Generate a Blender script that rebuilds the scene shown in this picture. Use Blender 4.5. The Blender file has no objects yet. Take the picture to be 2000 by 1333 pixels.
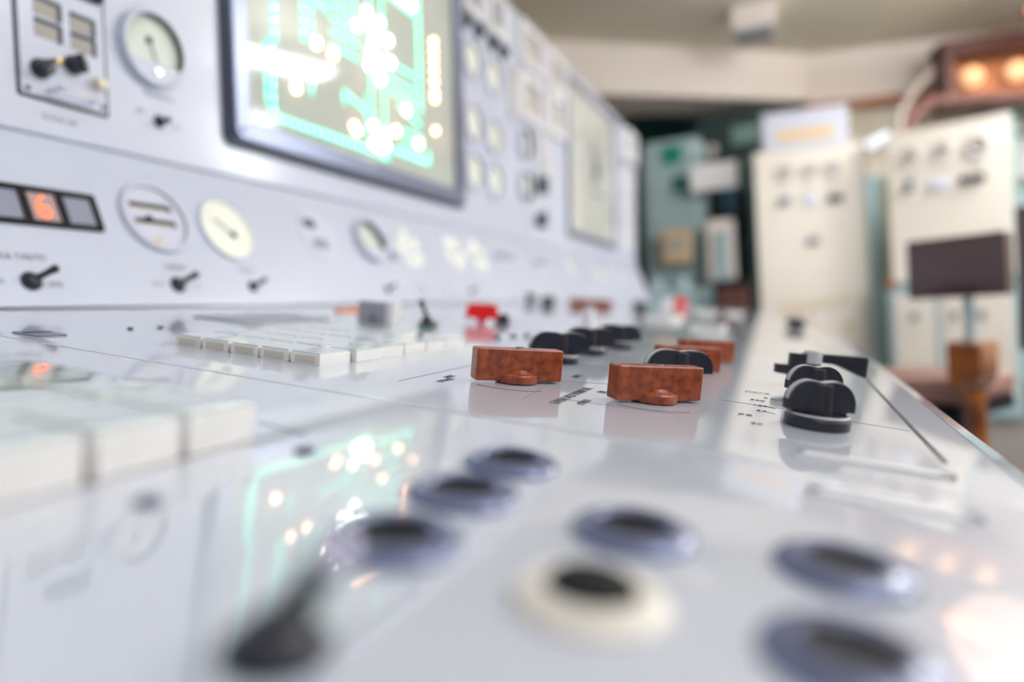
import bpy, bmesh, math, random
from mathutils import Matrix, Vector, noise
random.seed(7)
C = bpy.context.scene.collection
PI = math.pi
ZC = 0.80                                   # lens height above the floor

# ------------------------------------------------------------------ materials
def lin(c):
    c = c / 255.0
    return c / 12.92 if c <= 0.04045 else ((c + 0.055) / 1.055) ** 2.4
def rgb(r, g, b): return (lin(r), lin(g), lin(b), 1.0)

def mat(name, col, rough=0.4, metal=0.0, spec=0.5, coat=0.0, coat_rough=0.08, emit=None, strength=0.0,
        vary=0.0, scale=8.0, bump=0.0, col2=None, ramp=(0.4, 0.6)):
    m = bpy.data.materials.new(name); m.use_nodes = True
    nt = m.node_tree; b = nt.nodes['Principled BSDF']
    b.inputs['Base Color'].default_value = col
    b.inputs['Roughness'].default_value = rough
    b.inputs['Metallic'].default_value = metal
    b.inputs['Specular IOR Level'].default_value = spec
    b.inputs['Coat Weight'].default_value = coat
    b.inputs['Coat Roughness'].default_value = coat_rough
    if emit:
        b.inputs['Emission Color'].default_value = emit
        b.inputs['Emission Strength'].default_value = strength
    if vary or bump or col2:
        tc = nt.nodes.new('ShaderNodeTexCoord'); n = nt.nodes.new('ShaderNodeTexNoise')
        n.inputs['Scale'].default_value = scale; n.inputs['Detail'].default_value = 6
        nt.links.new(tc.outputs['Object'], n.inputs['Vector'])
        if vary or col2:
            r = nt.nodes.new('ShaderNodeValToRGB')
            r.color_ramp.elements[0].position, r.color_ramp.elements[1].position = ramp
            c2 = col2 or tuple(c * (1 - vary) for c in col[:3]) + (1,)
            r.color_ramp.elements[0].color = c2; r.color_ramp.elements[1].color = col
            nt.links.new(n.outputs['Fac'], r.inputs['Fac']); nt.links.new(r.outputs['Color'], b.inputs['Base Color'])
        if bump:
            bp = nt.nodes.new('ShaderNodeBump'); bp.inputs['Strength'].default_value = bump; bp.inputs['Distance'].default_value = 0.001
            nt.links.new(n.outputs['Fac'], bp.inputs['Height']); nt.links.new(bp.outputs['Normal'], b.inputs['Normal'])
    return m

def glass_mat(name, tint=(1, 1, 1, 1), rough=0.02):
    m = bpy.data.materials.new(name); m.use_nodes = True
    nt = m.node_tree; nt.nodes.clear()
    o = nt.nodes.new('ShaderNodeOutputMaterial'); mx = nt.nodes.new('ShaderNodeMixShader')
    t = nt.nodes.new('ShaderNodeBsdfTransparent'); g = nt.nodes.new('ShaderNodeBsdfGlossy'); lw = nt.nodes.new('ShaderNodeLayerWeight')
    t.inputs['Color'].default_value = tint; g.inputs['Roughness'].default_value = rough; lw.inputs['Blend'].default_value = 0.5
    p5 = nt.nodes.new('ShaderNodeMath'); p5.operation = 'POWER'; p5.inputs[1].default_value = 5.0
    f = nt.nodes.new('ShaderNodeMath'); f.operation = 'MULTIPLY_ADD'; f.inputs[1].default_value = 0.48; f.inputs[2].default_value = 0.02
    nt.links.new(lw.outputs['Facing'], p5.inputs[0]); nt.links.new(p5.outputs[0], f.inputs[0])
    nt.links.new(f.outputs[0], mx.inputs[0]); nt.links.new(t.outputs[0], mx.inputs[1]); nt.links.new(g.outputs[0], mx.inputs[2])
    nt.links.new(mx.outputs[0], o.inputs[0])
    return m

M = {}
M['panel'] = mat('console_paint', rgb(202, 209, 228), 0.32, spec=0.45, coat=0.35, coat_rough=0.12, vary=0.03, scale=3)
M['desk'] = mat('desk_paint', rgb(206, 212, 224), 0.34, spec=0.45, coat=1.0, coat_rough=0.03, vary=0.04, scale=5)
M['desk'].node_tree.nodes['Principled BSDF'].inputs['Coat IOR'].default_value = 1.75
M['groove'] = mat('dark_groove', rgb(42, 46, 56), 0.6)
M['ink'] = mat('printed_ink', rgb(38, 42, 54), 0.6)
M['ink_mid'] = mat('grey_ink', rgb(72, 76, 90), 0.6)
M['ink_soft'] = mat('faded_ink', rgb(120, 124, 138), 0.6)
M['bakelite'] = mat('brown_bakelite', rgb(160, 80, 50), 0.28, spec=0.5, col2=rgb(116, 52, 34), scale=150, ramp=(0.36, 0.62), bump=0.08)
M['black'] = mat('black_plastic', rgb(29, 34, 52), 0.36, spec=0.55, vary=0.35, scale=60, bump=0.12)
M['black_matte'] = mat('black_matte', rgb(18, 19, 24), 0.6, spec=0.25)
M['edge_sheen'] = mat('painted_edge_sheen', rgb(188, 188, 194), 0.4)  # pale tone that paints specular sheen onto black knob edges
M['key_white'] = mat('white_key_plastic', rgb(236, 235, 234), 0.3, spec=0.5, vary=0.05, scale=40)
M['key_mint'] = mat('mint_key_glass', rgb(208, 220, 216), 0.06, spec=0.6, coat=1.0, coat_rough=0.02)
M['key_gap'] = mat('brown_filler', rgb(120, 106, 96), 0.7)
M['key_grime'] = mat('grimy_key_insert', rgb(206, 202, 190), 0.5, col2=rgb(92, 88, 84), scale=90, ramp=(0.28, 0.47))
M['collar'] = mat('blue_grey_collar', rgb(108, 116, 148), 0.22, metal=0.25, spec=0.7)
M['cream_collar'] = mat('cream_collar', rgb(228, 222, 212), 0.3, spec=0.5)
M['chrome'] = mat('chrome', rgb(232, 230, 240), 0.22, metal=1.0)
M['ball_white'] = mat('pale_ball_tip', rgb(206, 200, 226), 0.2, metal=0.5, spec=0.6, coat=1.0)
M['steel'] = mat('brushed_steel', rgb(176, 180, 196), 0.3, metal=0.85)
M['gasket'] = mat('dark_slate_gasket', rgb(62, 72, 90), 0.4)
M['slate'] = mat('slate_bezel', rgb(124, 132, 156), 0.28, metal=0.45)
M['board'] = mat('mimic_board', rgb(208, 211, 206), 0.6, vary=0.05, scale=4)
M['glass'] = glass_mat('clear_glass', rough=0.02)
M['glass_soft'] = glass_mat('dusty_glass', (0.97, 0.98, 0.97, 1), 0.06)
M['teal_glow'] = mat('teal_glow', rgb(60, 190, 160), 0.5, emit=rgb(100, 218, 188), strength=3.0)
M['teal_core'] = mat('teal_core', rgb(160, 230, 220), 0.5, emit=rgb(196, 250, 238), strength=5)
M['white_lamp'] = mat('white_lamp', rgb(255, 255, 250), 0.5, emit=rgb(255, 250, 240), strength=34)
M['orange_lamp'] = mat('orange_lamp', rgb(255, 220, 190), 0.5, emit=rgb(255, 190, 150), strength=20)
M['nixie'] = mat('nixie_glow', rgb(255, 140, 60), 0.5, emit=rgb(255, 118, 36), strength=2.6)
M['nixie_window'] = mat('nixie_window', rgb(150, 155, 176), 0.3)
M['nixie_lit'] = mat('nixie_window_lit', rgb(180, 158, 166), 0.4, emit=rgb(255, 150, 100), strength=0.06)
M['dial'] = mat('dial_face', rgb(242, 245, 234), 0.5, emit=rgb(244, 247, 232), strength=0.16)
M['dial_green'] = mat('pale_green_dial', rgb(222, 232, 222), 0.5)
M['dial_rim'] = mat('dark_green_rim', rgb(40, 56, 52), 0.4)
M['plate'] = mat('pale_plate', rgb(208, 212, 230), 0.4, spec=0.4)
M['ivory'] = mat('ivory_plastic', rgb(232, 224, 204), 0.4)
M['brass'] = mat('brass', rgb(220, 190, 120), 0.25, metal=0.8)
M['recess'] = mat('beige_recess', rgb(168, 164, 158), 0.6)
M['red'] = mat('red_plastic', rgb(222, 14, 8), 0.35)
M['orange'] = mat('orange_strip', rgb(226, 142, 110), 0.5)
M['white'] = mat('white_paint', rgb(230, 230, 234), 0.4)
M['grey'] = mat('grey_paint', rgb(160, 164, 172), 0.45)
M['green_dark'] = mat('dark_green_plastic', rgb(60, 106, 92), 0.4)
M['ceiling'] = mat('ceiling_paint', rgb(232, 224, 206), 0.85, vary=0.06, scale=1.2)
M['soffit'] = mat('soffit_paint', rgb(242, 233, 228), 0.7)
M['olive'] = mat('olive_underside', rgb(150, 150, 128), 0.85)
M['wall'] = mat('cream_wall', rgb(228, 220, 204), 0.8, vary=0.04, scale=2)
M['teal_wall'] = mat('teal_wall', rgb(34, 104, 108), 0.7, vary=0.25, scale=2.5)
M['dark_teal'] = mat('dark_teal_metal', rgb(28, 52, 56), 0.6)
M['pale_teal'] = mat('pale_teal_metal', rgb(168, 194, 202), 0.5, vary=0.08, scale=3)
M['navy'] = mat('navy_metal', rgb(44, 80, 104), 0.5)
M['green_sign'] = mat('green_sign', rgb(0, 132, 112), 0.5)
M['cream'] = mat('cream_cabinet', rgb(226, 219, 209), 0.45, vary=0.03, scale=2)
M['grey_green'] = mat('grey_green_side', rgb(110, 140, 138), 0.5)
M['tan'] = mat('tan_plastic', rgb(206, 182, 146), 0.5)
M['meter_grey'] = mat('meter_grey', rgb(196, 190, 188), 0.4)
M['wood'] = mat('varnished_wood', rgb(176, 100, 34), 0.22, spec=0.5, coat=0.6, col2=rgb(110, 54, 16), scale=14, ramp=(0.35, 0.65))
M['trim'] = mat('brown_trim', rgb(150, 92, 48), 0.5)
M['leather'] = mat('brown_leather', rgb(62, 20, 28), 0.45, spec=0.5, coat=0.6, coat_rough=0.22, vary=0.2, scale=60, bump=0.06)
M['leather'].node_tree.nodes['Principled BSDF'].inputs['Coat IOR'].default_value = 1.65
M['seat_cloth'] = mat('seat_leather', rgb(168, 128, 118), 0.45)
M['teal_post'] = mat('teal_post', rgb(70, 122, 112), 0.4)
M['floor'] = mat('floor_lino', rgb(96, 88, 86), 0.5, vary=0.2, scale=3)
M['dark_wood'] = mat('dark_wood_frame', rgb(84, 44, 38), 0.5)
M['warm_glow'] = mat('warm_bulb', rgb(255, 190, 120), 0.5, emit=rgb(255, 212, 168), strength=1.7)
M['warm_back'] = mat('copper_reflector', rgb(150, 98, 66), 0.35, metal=0.4, emit=rgb(255, 160, 100), strength=0.12)
M['cable_brown'] = mat('brown_cable', rgb(120, 84, 80), 0.5)
M['cable_grey'] = mat('grey_cable', rgb(196, 188, 184), 0.5)
M['lamp_diffuser'] = mat('lamp_diffuser', rgb(240, 240, 245), 0.5, emit=rgb(236, 242, 255), strength=12)

# ------------------------------------------------------------------ frames of reference
def rad(d): return d * PI / 180
A_DESK, A_LOW, A_UP = rad(8.8), rad(20), rad(2.7)
D = Vector((math.cos(A_DESK), 0, -math.sin(A_DESK)))
ND = Vector((math.sin(A_DESK), 0, math.cos(A_DESK)))
PD = -0.08 * ND + Vector((0, 0, ZC))
J = PD - 0.79 * D                                             # back edge of the desk top
DL = Vector((-math.sin(A_LOW), 0, math.cos(A_LOW))); NL = Vector((math.cos(A_LOW), 0, math.sin(A_LOW)))
CR = J + 0.24 * DL                                            # crease between both upright panels
DU = Vector((math.sin(A_UP), 0, math.cos(A_UP))); NU = Vector((math.cos(A_UP), 0, -math.sin(A_UP)))
Y = Vector((0, 1, 0))
def frame(o, x, y, z):
    m = Matrix.Identity(4)
    for i in range(3): m[i][0], m[i][1], m[i][2], m[i][3] = x[i], y[i], z[i], o[i]
    return m
def on_desk(u, v, rot=0, h=0): return frame(PD + u * D + v * Y + h * ND, Y, -D, ND) @ Matrix.Rotation(rad(rot), 4, 'Z')
def on_low(y, s, rot=0, h=0): return frame(J + s * DL + y * Y + h * NL, Y, DL, NL) @ Matrix.Rotation(rad(rot), 4, 'Z')
def on_up(y, t, rot=0, h=0): return frame(CR + t * DU + y * Y + h * NU, Y, DU, NU) @ Matrix.Rotation(rad(rot), 4, 'Z')
def at(x, y, z, rot=0): return Matrix.Translation((x, y, z)) @ Matrix.Rotation(rad(rot), 4, 'Z')
def rel(x, y, z, rot=0): return at(x, y, z + ZC, rot)

# ------------------------------------------------------------------ mesh helpers
def new(): return bmesh.new()
def bevel_geom(bm, geom, w, seg=2):
    if w > 0:
        ed = [e for e in geom if isinstance(e, bmesh.types.BMEdge)]
        bmesh.ops.bevel(bm, geom=ed, offset=w, segments=seg, affect='EDGES', profile=0.6)
def box(bm, sx, sy, sz, c=(0, 0, 0), bev=0.0, rot=None, seg=2):
    t = bmesh.new()
    bmesh.ops.create_cube(t, size=1)
    bmesh.ops.scale(t, vec=(sx, sy, sz), verts=t.verts)
    if bev: bevel_geom(t, list(t.edges), bev, seg)
    mt = Matrix.Translation(c) @ (rot or Matrix.Identity(4))
    t.transform(mt); merge(bm, t)
def merge(bm, t):
    me = bpy.data.meshes.new('tmp'); t.to_mesh(me); bm.from_mesh(me); bpy.data.meshes.remove(me); t.free()
def lathe(bm, prof, seg=40, c=(0, 0, 0), rot=None, sx=1, sy=1):
    t = bmesh.new(); rings = []
    for r, z in prof:
        if r < 1e-7: rings.append([t.verts.new((0, 0, z))])
        else: rings.append([t.verts.new((r * math.cos(2 * PI * i / seg) * sx, r * math.sin(2 * PI * i / seg) * sy, z)) for i in range(seg)])
    for a, b in zip(rings, rings[1:]):
        for i in range(seg):
            j = (i + 1) % seg
            if len(a) == 1 and len(b) == 1: continue
            if len(a) == 1: t.faces.new((a[0], b[i], b[j]))
            elif len(b) == 1: t.faces.new((a[i], a[j], b[0]))
            else: t.faces.new((a[i], a[j], b[j], b[i]))
    bmesh.ops.recalc_face_normals(t, faces=t.faces)
    t.transform(Matrix.Translation(c) @ (rot or Matrix.Identity(4))); merge(bm, t)
def disc(bm, r, h, c=(0, 0, 0), bev=0.0, seg=40, rot=None, sx=1, sy=1):
    b = min(bev, h * 0.49)
    lathe(bm, [(0, 0), (r, 0), (r, h - b), (r - b * .35, h - b * .35), (r - b, h), (0, h)] if b else [(0, 0), (r, 0), (r, h), (0, h)], seg, c, rot, sx, sy)
def prism(bm, pts, thick, bev=0.0, mt=None):
    """outline pts in local x,z ; extruded along y, centred"""
    t = bmesh.new()
    a = [t.verts.new((x, -thick / 2, z)) for x, z in pts]; b = [t.verts.new((x, thick / 2, z)) for x, z in pts]
    fa = t.faces.new(a); fb = t.faces.new(b[::-1]); n = len(pts)
    for i in range(n): t.faces.new((a[i], b[i], b[(i + 1) % n], a[(i + 1) % n]))
    bmesh.ops.recalc_face_normals(t, faces=t.faces)
    if bev:
        cap = set(fa.edges) | set(fb.edges)
        bmesh.ops.bevel(t, geom=list(cap), offset=bev, segments=2, affect='EDGES', profile=0.6)
    if mt: t.transform(mt)
    merge(bm, t)
def plate(bm, pts, z0, z1, bev=0.0):
    """outline pts in local x,y ; from z0 to z1"""
    prism(bm, list(pts), z1 - z0, bev, Matrix.Translation((0, 0, (z0 + z1) / 2)) @ Matrix.Rotation(-PI / 2, 4, 'X'))
def rrect(w, h, r, n=6, cx=0, cy=0):
    out = []
    for qx, qy, a0 in ((1, 1, 0), (-1, 1, 90), (-1, -1, 180), (1, -1, 270)):
        for i in range(n + 1):
            a = rad(a0 + 90 * i / n)
            out.append((cx + qx * (w / 2 - r) + r * math.cos(a), cy + qy * (h / 2 - r) + r * math.sin(a)))
    return out
def ring_frame(bm, w, h, r, band, z0, z1, bev=0.002):
    """rounded rectangular frame"""
    t = bmesh.new(); n = 6
    o = rrect(w, h, r, n); i_ = rrect(w - 2 * band, h - 2 * band, max(r - band * .6, .002), n)
    L = [[t.verts.new((x, y, z)) for x, y in P] for P, z in ((o, z0), (o, z1 - bev), (rrect(w - 2 * bev, h - 2 * bev, r, n), z1), (rrect(w - 2 * band + 2 * bev, h - 2 * band + 2 * bev, max(r - band * .6, .003), n), z1), (i_, z1 - bev), (i_, z0))]
    for a, b in zip(L, L[1:] + L[:1]):
        k = len(a)
        for q in range(k): t.faces.new((a[q], a[(q + 1) % k], b[(q + 1) % k], b[q]))
    bmesh.ops.recalc_face_normals(t, faces=t.faces); merge(bm, t)
def tube(bm, pts, r, seg=12, radii=None):
    t = bmesh.new(); pts = [Vector(p) for p in pts]; rings = []; up = None
    for i, p in enumerate(pts):
        d = (pts[min(i + 1, len(pts) - 1)] - pts[max(i - 1, 0)]).normalized()
        if up is None: up = d.orthogonal().normalized()
        up = (up - d * up.dot(d)).normalized(); s = d.cross(up); rr = radii[i] if radii else r
        rings.append([t.verts.new(p + rr * (math.cos(2 * PI * k / seg) * up + math.sin(2 * PI * k / seg) * s)) for k in range(seg)])
    for a, b in zip(rings, rings[1:]):
        for k in range(seg): t.faces.new((a[k], a[(k + 1) % seg], b[(k + 1) % seg], b[k]))
    t.faces.new(rings[0][::-1]); t.faces.new(rings[-1]); bmesh.ops.recalc_face_normals(t, faces=t.faces); merge(bm, t)
def ball(bm, r, c=(0, 0, 0), seg=24):
    t = bmesh.new(); bmesh.ops.create_uvsphere(t, u_segments=seg, v_segments=seg // 2, radius=r); t.transform(Matrix.Translation(c)); merge(bm, t)

def obj(name, bm, m, parent=None, label=None, smooth=True, mw=None):
    me = bpy.data.meshes.new(name)
    if mw is not None and parent is None: pass
    bm.to_mesh(me); bm.free()
    if smooth:
        for p in me.polygons: p.use_smooth = True
        me.set_sharp_from_angle(angle=rad(32))
    me.materials.append(m)
    o = bpy.data.objects.new(name, me); C.objects.link(o)
    if smooth:
        wn = o.modifiers.new('weighted', 'WEIGHTED_NORMAL'); wn.keep_sharp = True; wn.weight = 100
    if parent: o.parent = parent
    if mw is not None: o.matrix_local = mw
    if label: o['label'] = label
    return o
def tag(o, label, cat, group=None):
    o['label'] = label; o['category'] = cat
    if group: o['group'] = group
    return o
def thing(name, label, cat, mw, group=None):
    o = bpy.data.objects.new(name, None); C.objects.link(o); o.empty_display_size = 0.02
    o.matrix_world = mw
    return tag(o, label, cat, group)
def struct(name, bm, m, mw=None, smooth=False):
    o = obj(name, bm, m, None, None, smooth, mw); o['kind'] = 'structure'; return o
def copy_tree(o, mw, label, group=None):
    c = o.copy(); C.objects.link(c); c.matrix_world = mw; c['label'] = label
    if group: c['group'] = group
    for ch in o.children:
        d = ch.copy(); C.objects.link(d); d.parent = c
        for g in ch.children:
            e = g.copy(); C.objects.link(e); e.parent = d
    return c
def text_mesh(body, size, align='LEFT'):
    cu = bpy.data.curves.new('txt', 'FONT'); cu.body = body; cu.size = size; cu.align_x = align; cu.fill_mode = 'FRONT'; cu.extrude = 0.00008; cu.resolution_u = 3
    o = bpy.data.objects.new('txt', cu); C.objects.link(o)
    me = bpy.data.meshes.new_from_object(o.evaluated_get(bpy.context.evaluated_depsgraph_get()))
    bpy.data.objects.remove(o); bpy.data.curves.remove(cu)
    return me
def lettering(name, body, size, m, parent, mw, align='CENTER', label=None):
    me = text_mesh(body, size, align); me.materials.clear(); me.materials.append(m); me.name = name
    o = bpy.data.objects.new(name, me); C.objects.link(o); o.parent = parent
    o.matrix_local = parent.matrix_world.inverted() @ mw
    if label: o['label'] = label
    return o
ORD = ['first', 'second', 'third', 'fourth', 'fifth', 'sixth', 'seventh', 'eighth', 'ninth']

# ------------------------------------------------------------------ room shell
X0, X1, Y0, Y1, ZT = -2.6, 3.6, -2.6, 7.6, ZC + 2.1
b = new(); box(b, X1 - X0, Y1 - Y0, 0.1, ((X0 + X1) / 2, (Y0 + Y1) / 2, -0.05)); struct('floor', b, M['floor'])
b = new(); box(b, X1 - X0, Y1 - Y0, 0.1, ((X0 + X1) / 2, (Y0 + Y1) / 2, ZT + 0.05)); struct('ceiling', b, M['ceiling'])
b = new(); box(b, 0.1, Y1 - Y0, ZT, (X0 - 0.05, (Y0 + Y1) / 2, ZT / 2)); struct('wall_left', b, M['wall'])
b = new(); box(b, 0.1, Y1 - Y0, ZT, (X1 + 0.05, (Y0 + Y1) / 2, ZT / 2)); struct('wall_right', b, M['wall'])
b = new(); box(b, X1 - X0, 0.1, ZT, ((X0 + X1) / 2, Y0 - 0.05, ZT / 2)); struct('wall_front', b, M['wall'])
b = new(); box(b, X1 - X0, 0.1, ZT, ((X0 + X1) / 2, Y1 + 0.05, ZT / 2)); struct('wall_back', b, M['teal_wall'])
# dropped soffit that follows the curved room: two straight runs
def run_box(p, q, z0, z1, depth):
    p, q = Vector(p), Vector(q); d = (q - p).normalized(); n = Vector((-d.y, d.x)); bm = new()
    t = bmesh.new(); vs = []
    for z in (z0, z1):
        for c in (p, q, q + n * depth, p + n * depth): vs.append(t.verts.new((c.x, c.y, z)))
    for f in ((0, 1, 2, 3), (4, 5, 6, 7), (0, 1, 5, 4), (1, 2, 6, 5), (2, 3, 7, 6), (3, 0, 4, 7)): t.faces.new([vs[i] for i in f])
    bmesh.ops.recalc_face_normals(t, faces=t.faces); merge(bm, t); return bm
PA, PB, PC = (-2.55, 4.33), (0.23, 6.53), (3.55, 7.20)
struct('trim_1', run_box(PA, PB, ZC + 1.70, ZT - 0.002, 0.52), M['soffit'])
struct('trim_2', run_box(PB, PC, ZC + 1.66, ZT - 0.004, 0.35), M['soffit'])
struct('trim_3', run_box((0.18, 6.505), (3.5, 7.175), ZC + 1.59, ZC + 1.67, 0.05), M['trim'])
struct('wall_back_right', run_box((0.24, 6.60), (3.55, 7.27), 0.0, ZC + 1.655, 0.1), M['wall'])

# ------------------------------------------------------------------ control console: one thing, its panels are parts
YA, YB = -0.9, 4.22
con = thing('control_console', 'long pale grey control console with sloping desk and upright instrument wall', 'console', at(0, 0, 0))
def slab(name, fr, x0, x1, y0, y1, th, m, label=None, bev=0.0015):
    bm = new(); box(bm, x1 - x0, y1 - y0, th, ((x0 + x1) / 2, (y0 + y1) / 2, -th / 2), bev); return obj(name, bm, m, con, label, True, fr)
FD, FL, FU = on_desk(0, 0), on_low(0, 0), on_up(0, 0)
seams = [YA, 0.3495, 2.02, 3.1, YB]
desk_parts = []
for i, (a, e) in enumerate(zip(seams, seams[1:])):
    desk_parts.append(slab('desk_panel', FD, a + .0009, e - .0009, -0.1145, 0.788, 0.022, M['desk'], bev=.0018))
slab('desk_underlay', FD, YA, YB, -0.1135, 0.787, 0.004, M['groove']).location += -0.0225 * ND
low_panel = slab('instrument_panel', FL, YA, YB, 0.002, 0.24, 0.03, M['panel'], bev=.004)
up_panel = slab('display_panel', FU, YA, YB, 0.0, 0.79, 0.04, M['panel'], bev=.006)
bm = new()    # cabinet carcass under and behind
fr = [PD + 0.10 * D - 0.03 * ND, PD + 0.10 * D - 0.032 * ND]
prof = [(CR + 0.78 * DU - .045 * NU), (CR - .05 * NU), (J - .05 * NL), (PD - .75 * D - .03 * ND), fr[0], fr[1], Vector((-0.16, 0, 0.60)), Vector((-0.25, 0, 0.02)), Vector((-1.45, 0, 0.02)), Vector((-1.45, 0, ZC + 1.03))]
prism(bm, [(p.x, p.z) for p in prof], YB - YA - .02, 0, Matrix.Translation((0, (YA + YB) / 2, 0)))
obj('carcass', bm, M['panel'], con, None, False)
bm = new(); box(bm, 0.46, 0.0028, 0.0006, (0.65, -0.0855, 0.0), 0); obj('edge_slot', bm, M['groove'], con, 'dark slot near the desk edge', False, FD)
bm = new(); prism(bm, [(0, 0), (0.017, -0.006), (0.020, -0.016), (0.016, -0.03), (0, -0.03)], YB - YA, .001, frame(PD + .1145 * D + ((YA + YB) / 2) * Y, D, Y, ND)); obj('edge_trim', bm, M['desk'], con)
# engraved lines on the desk
def desk_line(pts, w=0.0007, m='ink_soft'):
    bm = new()
    for (u0, v0), (u1, v1) in zip(pts, pts[1:]):
        dx, dy = v1 - v0, -(u1 - u0); L = math.hypot(dx, dy)
        box(bm, L, w, 0.0002, ((v0 + v1) / 2, -(u0 + u1) / 2, 0.0001), 0, Matrix.Rotation(math.atan2(dy, dx), 4, 'Z'))
    return obj('engraved_line', bm, M[m], con, None, False, FD)
desk_line([(-.25, .415), (-.252, .548)]); desk_line([(-.157, .418), (-.166, .514), (-.132, .537), (-.06, .537)], .0005)
desk_line([(-.04, .535), (.004, .533)], .0004); desk_line([(.045, .517), (.082, .512)], .0004); desk_line([(-.232, .257), (-.199, .252)], .0012, 'groove')
desk_line([(-.135, .44), (-.06, .445)], .0003)
def desk_arc(u, v, r, a0, a1, w=.0006, m='ink'):
    desk_line([(u - r * math.sin(rad(a)), v + r * math.cos(rad(a))) for a in range(a0, a1 + 1, 8)], w, m)
desk_arc(-.186, .481, .037, 150, 230); desk_arc(-.082, .484, .037, 150, 230)
def desk_text(s, u, v, size, m='ink', rot=0, al='CENTER'): return lettering('printed_lettering', s, size, M[m], con, on_desk(u, v, rot, .00025), al)
desk_text('БЛОК РЕГУЛИРОВ.', -.132, .462, .0092, 'ink_mid'); desk_text('В2.', -.119, .494, .0085, 'ink_mid')
desk_text('ОТКЛ', -.226, .445, .0075); desk_text('АВТ', -.232, .464, .0075); desk_text('ОТКЛ', -.118, .44, .0075); desk_text('ВКЛ', -.158, .556, .008)
for s, u, v, q in (('НАГР', -.0175, .600, -90), ('2', -.010, .575, -90), ('500', -.0155, .556, -90), ('100', -.0125, .530, -90), ('50', -.0105, .506, -90), ('РВ', -.020, .480, -90), ('20', -.0115, .452, -90)):
    desk_text(s, u, v, .0075, rot=q)
for v in (.575, .530, .506): desk_line([(-.0065, v + .001), (-.0015, v - .002)], .0005, 'ink')
# raised label bars near the edge
def latch(u, v, L, label, end):
    o = thing('label_holder', label, 'label holder', on_desk(u, v, -90))
    bm = new(); plate(bm, rrect(L, .008, .0038), 0, .0016, .0007); obj('bar', bm, M['white'], o)
    bm = new(); box(bm, .006, .0045, .0018, (L / 2 - .002, .0, .001), .0004); obj('end_clip', bm, M[end], o)
    bm = new(); disc(bm, .0022, .002, (-L / 2 + .003, 0, .0002), .0005); obj('screw', bm, M['gasket'], o)
latch(.046, .383, .072, 'slim white label holder beyond the desk seam, beside the large black knob', 'gasket')
latch(.046, .309, .062, 'slim white label holder on the near desk panel below the seam, near the right edge', 'gasket')

# ------------------------------------------------------------------ brown bakelite switch handles
def brown_switch(mw, label, L=.070, T=.0145, H=.0245):
    o = thing('bar_switch', label, 'switch', mw, None)
    bm = new(); z0 = .0018
    box(bm, L, T, H, (0, 0, z0 + H / 2), .0021, seg=3); obj('grip', bm, M['bakelite'], o)
    bm = new(); lathe(bm, [(0, .0006), (.0158, .0006), (.0163, .0012), (.0163, .0062), (.0152, .0072), (0, .0072)], 40)
    lathe(bm, [(.0150, .0066), (.0124, .0075), (.0104, .0088), (.0090, .0101), (.0070, .0104)], 40); obj('hub', bm, M['bakelite'], o)
    bm = new(); disc(bm, .0125, .0012, (0, 0, 0)); obj('base_gasket', bm, M['black_matte'], o)
    bm = new(); disc(bm, .0036, .0012, (.001, 0, z0 + H - .0006), .0003, 20); s = obj('screw', bm, M['steel'], o)
    bm = new(); box(bm, .0062, .0011, .0006, (.001, 0, z0 + H + .0006), 0); obj('screw_slot', bm, M['black_matte'], s)
    return o
GB = 'brown bakelite switch handles'
b1 = brown_switch(on_desk(-.187, .482, -47), 'brown bakelite bar handle standing just right of the mint-topped keys')
b1['group'] = GB
copy_tree(b1, on_desk(-.082, .484, -47), 'nearest brown bakelite bar handle, in front of a black wing knob', GB)
copy_tree(b1, on_desk(-.087, .682, -47), 'brown bakelite bar handle directly behind the black wing knob', GB)
copy_tree(b1, on_desk(-.083, .800, -47), 'farthest brown bakelite bar handle, behind another brown handle', GB)

# ------------------------------------------------------------------ black wing knobs
def wing_knob(mw, label, w=.031):
    o = thing('wing_knob', label, 'knob', mw, 'black wing knobs on the desk')
    bm = new(); lathe(bm, [(0, 0), (.0192, 0), (.0200, .0008), (.0200, .0062), (.0186, .0082), (.0150, .0092), (0, .0092)], 48); obj('skirt', bm, M['black'], o)
    z0, z1, q, n = .0105, .0300, min(.017, w * .62), min(.0195, w * .72)
    P = [(-n, .0085), (-n - .001, z0), (-w, z0), (-w, .0150)]
    P += [(-w + q - q * math.cos(rad(a)), .0150 + .0148 * math.sin(rad(a))) for a in range(8, 90, 8)]
    P += [(-.006, z1 - .0004), (0, z1 - .0014), (.006, z1 - .0004)]
    P += [(w - q + q * math.sin(rad(a)), .0150 + .0148 * math.cos(rad(a))) for a in range(2, 90, 8)]
    P += [(w, .0150), (w, z0), (n + .001, z0), (n, .0085)]
    bm = new(); prism(bm, P, .0105, .0016); obj('wing', bm, M['black'], o)
    bm = new(); lathe(bm, [(.0090, .0088), (.0084, z1 - .0035), (.0076, z1 - .0022), (0, z1 - .0018)], 28); obj('boss', bm, M['black'], o)
    R = [p for p in P if p[1] > .0165]          # pale ribbon painting the light caught along the crest
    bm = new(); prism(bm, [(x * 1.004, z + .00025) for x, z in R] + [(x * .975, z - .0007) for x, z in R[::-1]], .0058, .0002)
    obj('crest_sheen', bm, M['edge_sheen'], o, 'painted pale sheen along the crest')
    bm = new(); lathe(bm, [(.0189, .0078), (.0193, .0082), (.0182, .0090), (.0177, .0086), (.0189, .0078)], 40); obj('rim_sheen', bm, M['edge_sheen'], o, 'painted pale sheen on the skirt edge')  # skirt highlight painted as a pale ring
    return o
k1 = wing_knob(on_desk(.024, .478, -66), 'large black wing knob nearest the right desk edge, in front of its twin', .0218)
GK = k1['group']
copy_tree(k1, on_desk(.024, .585, -64), 'black wing knob half hidden behind the frontmost black knob', GK)
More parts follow.
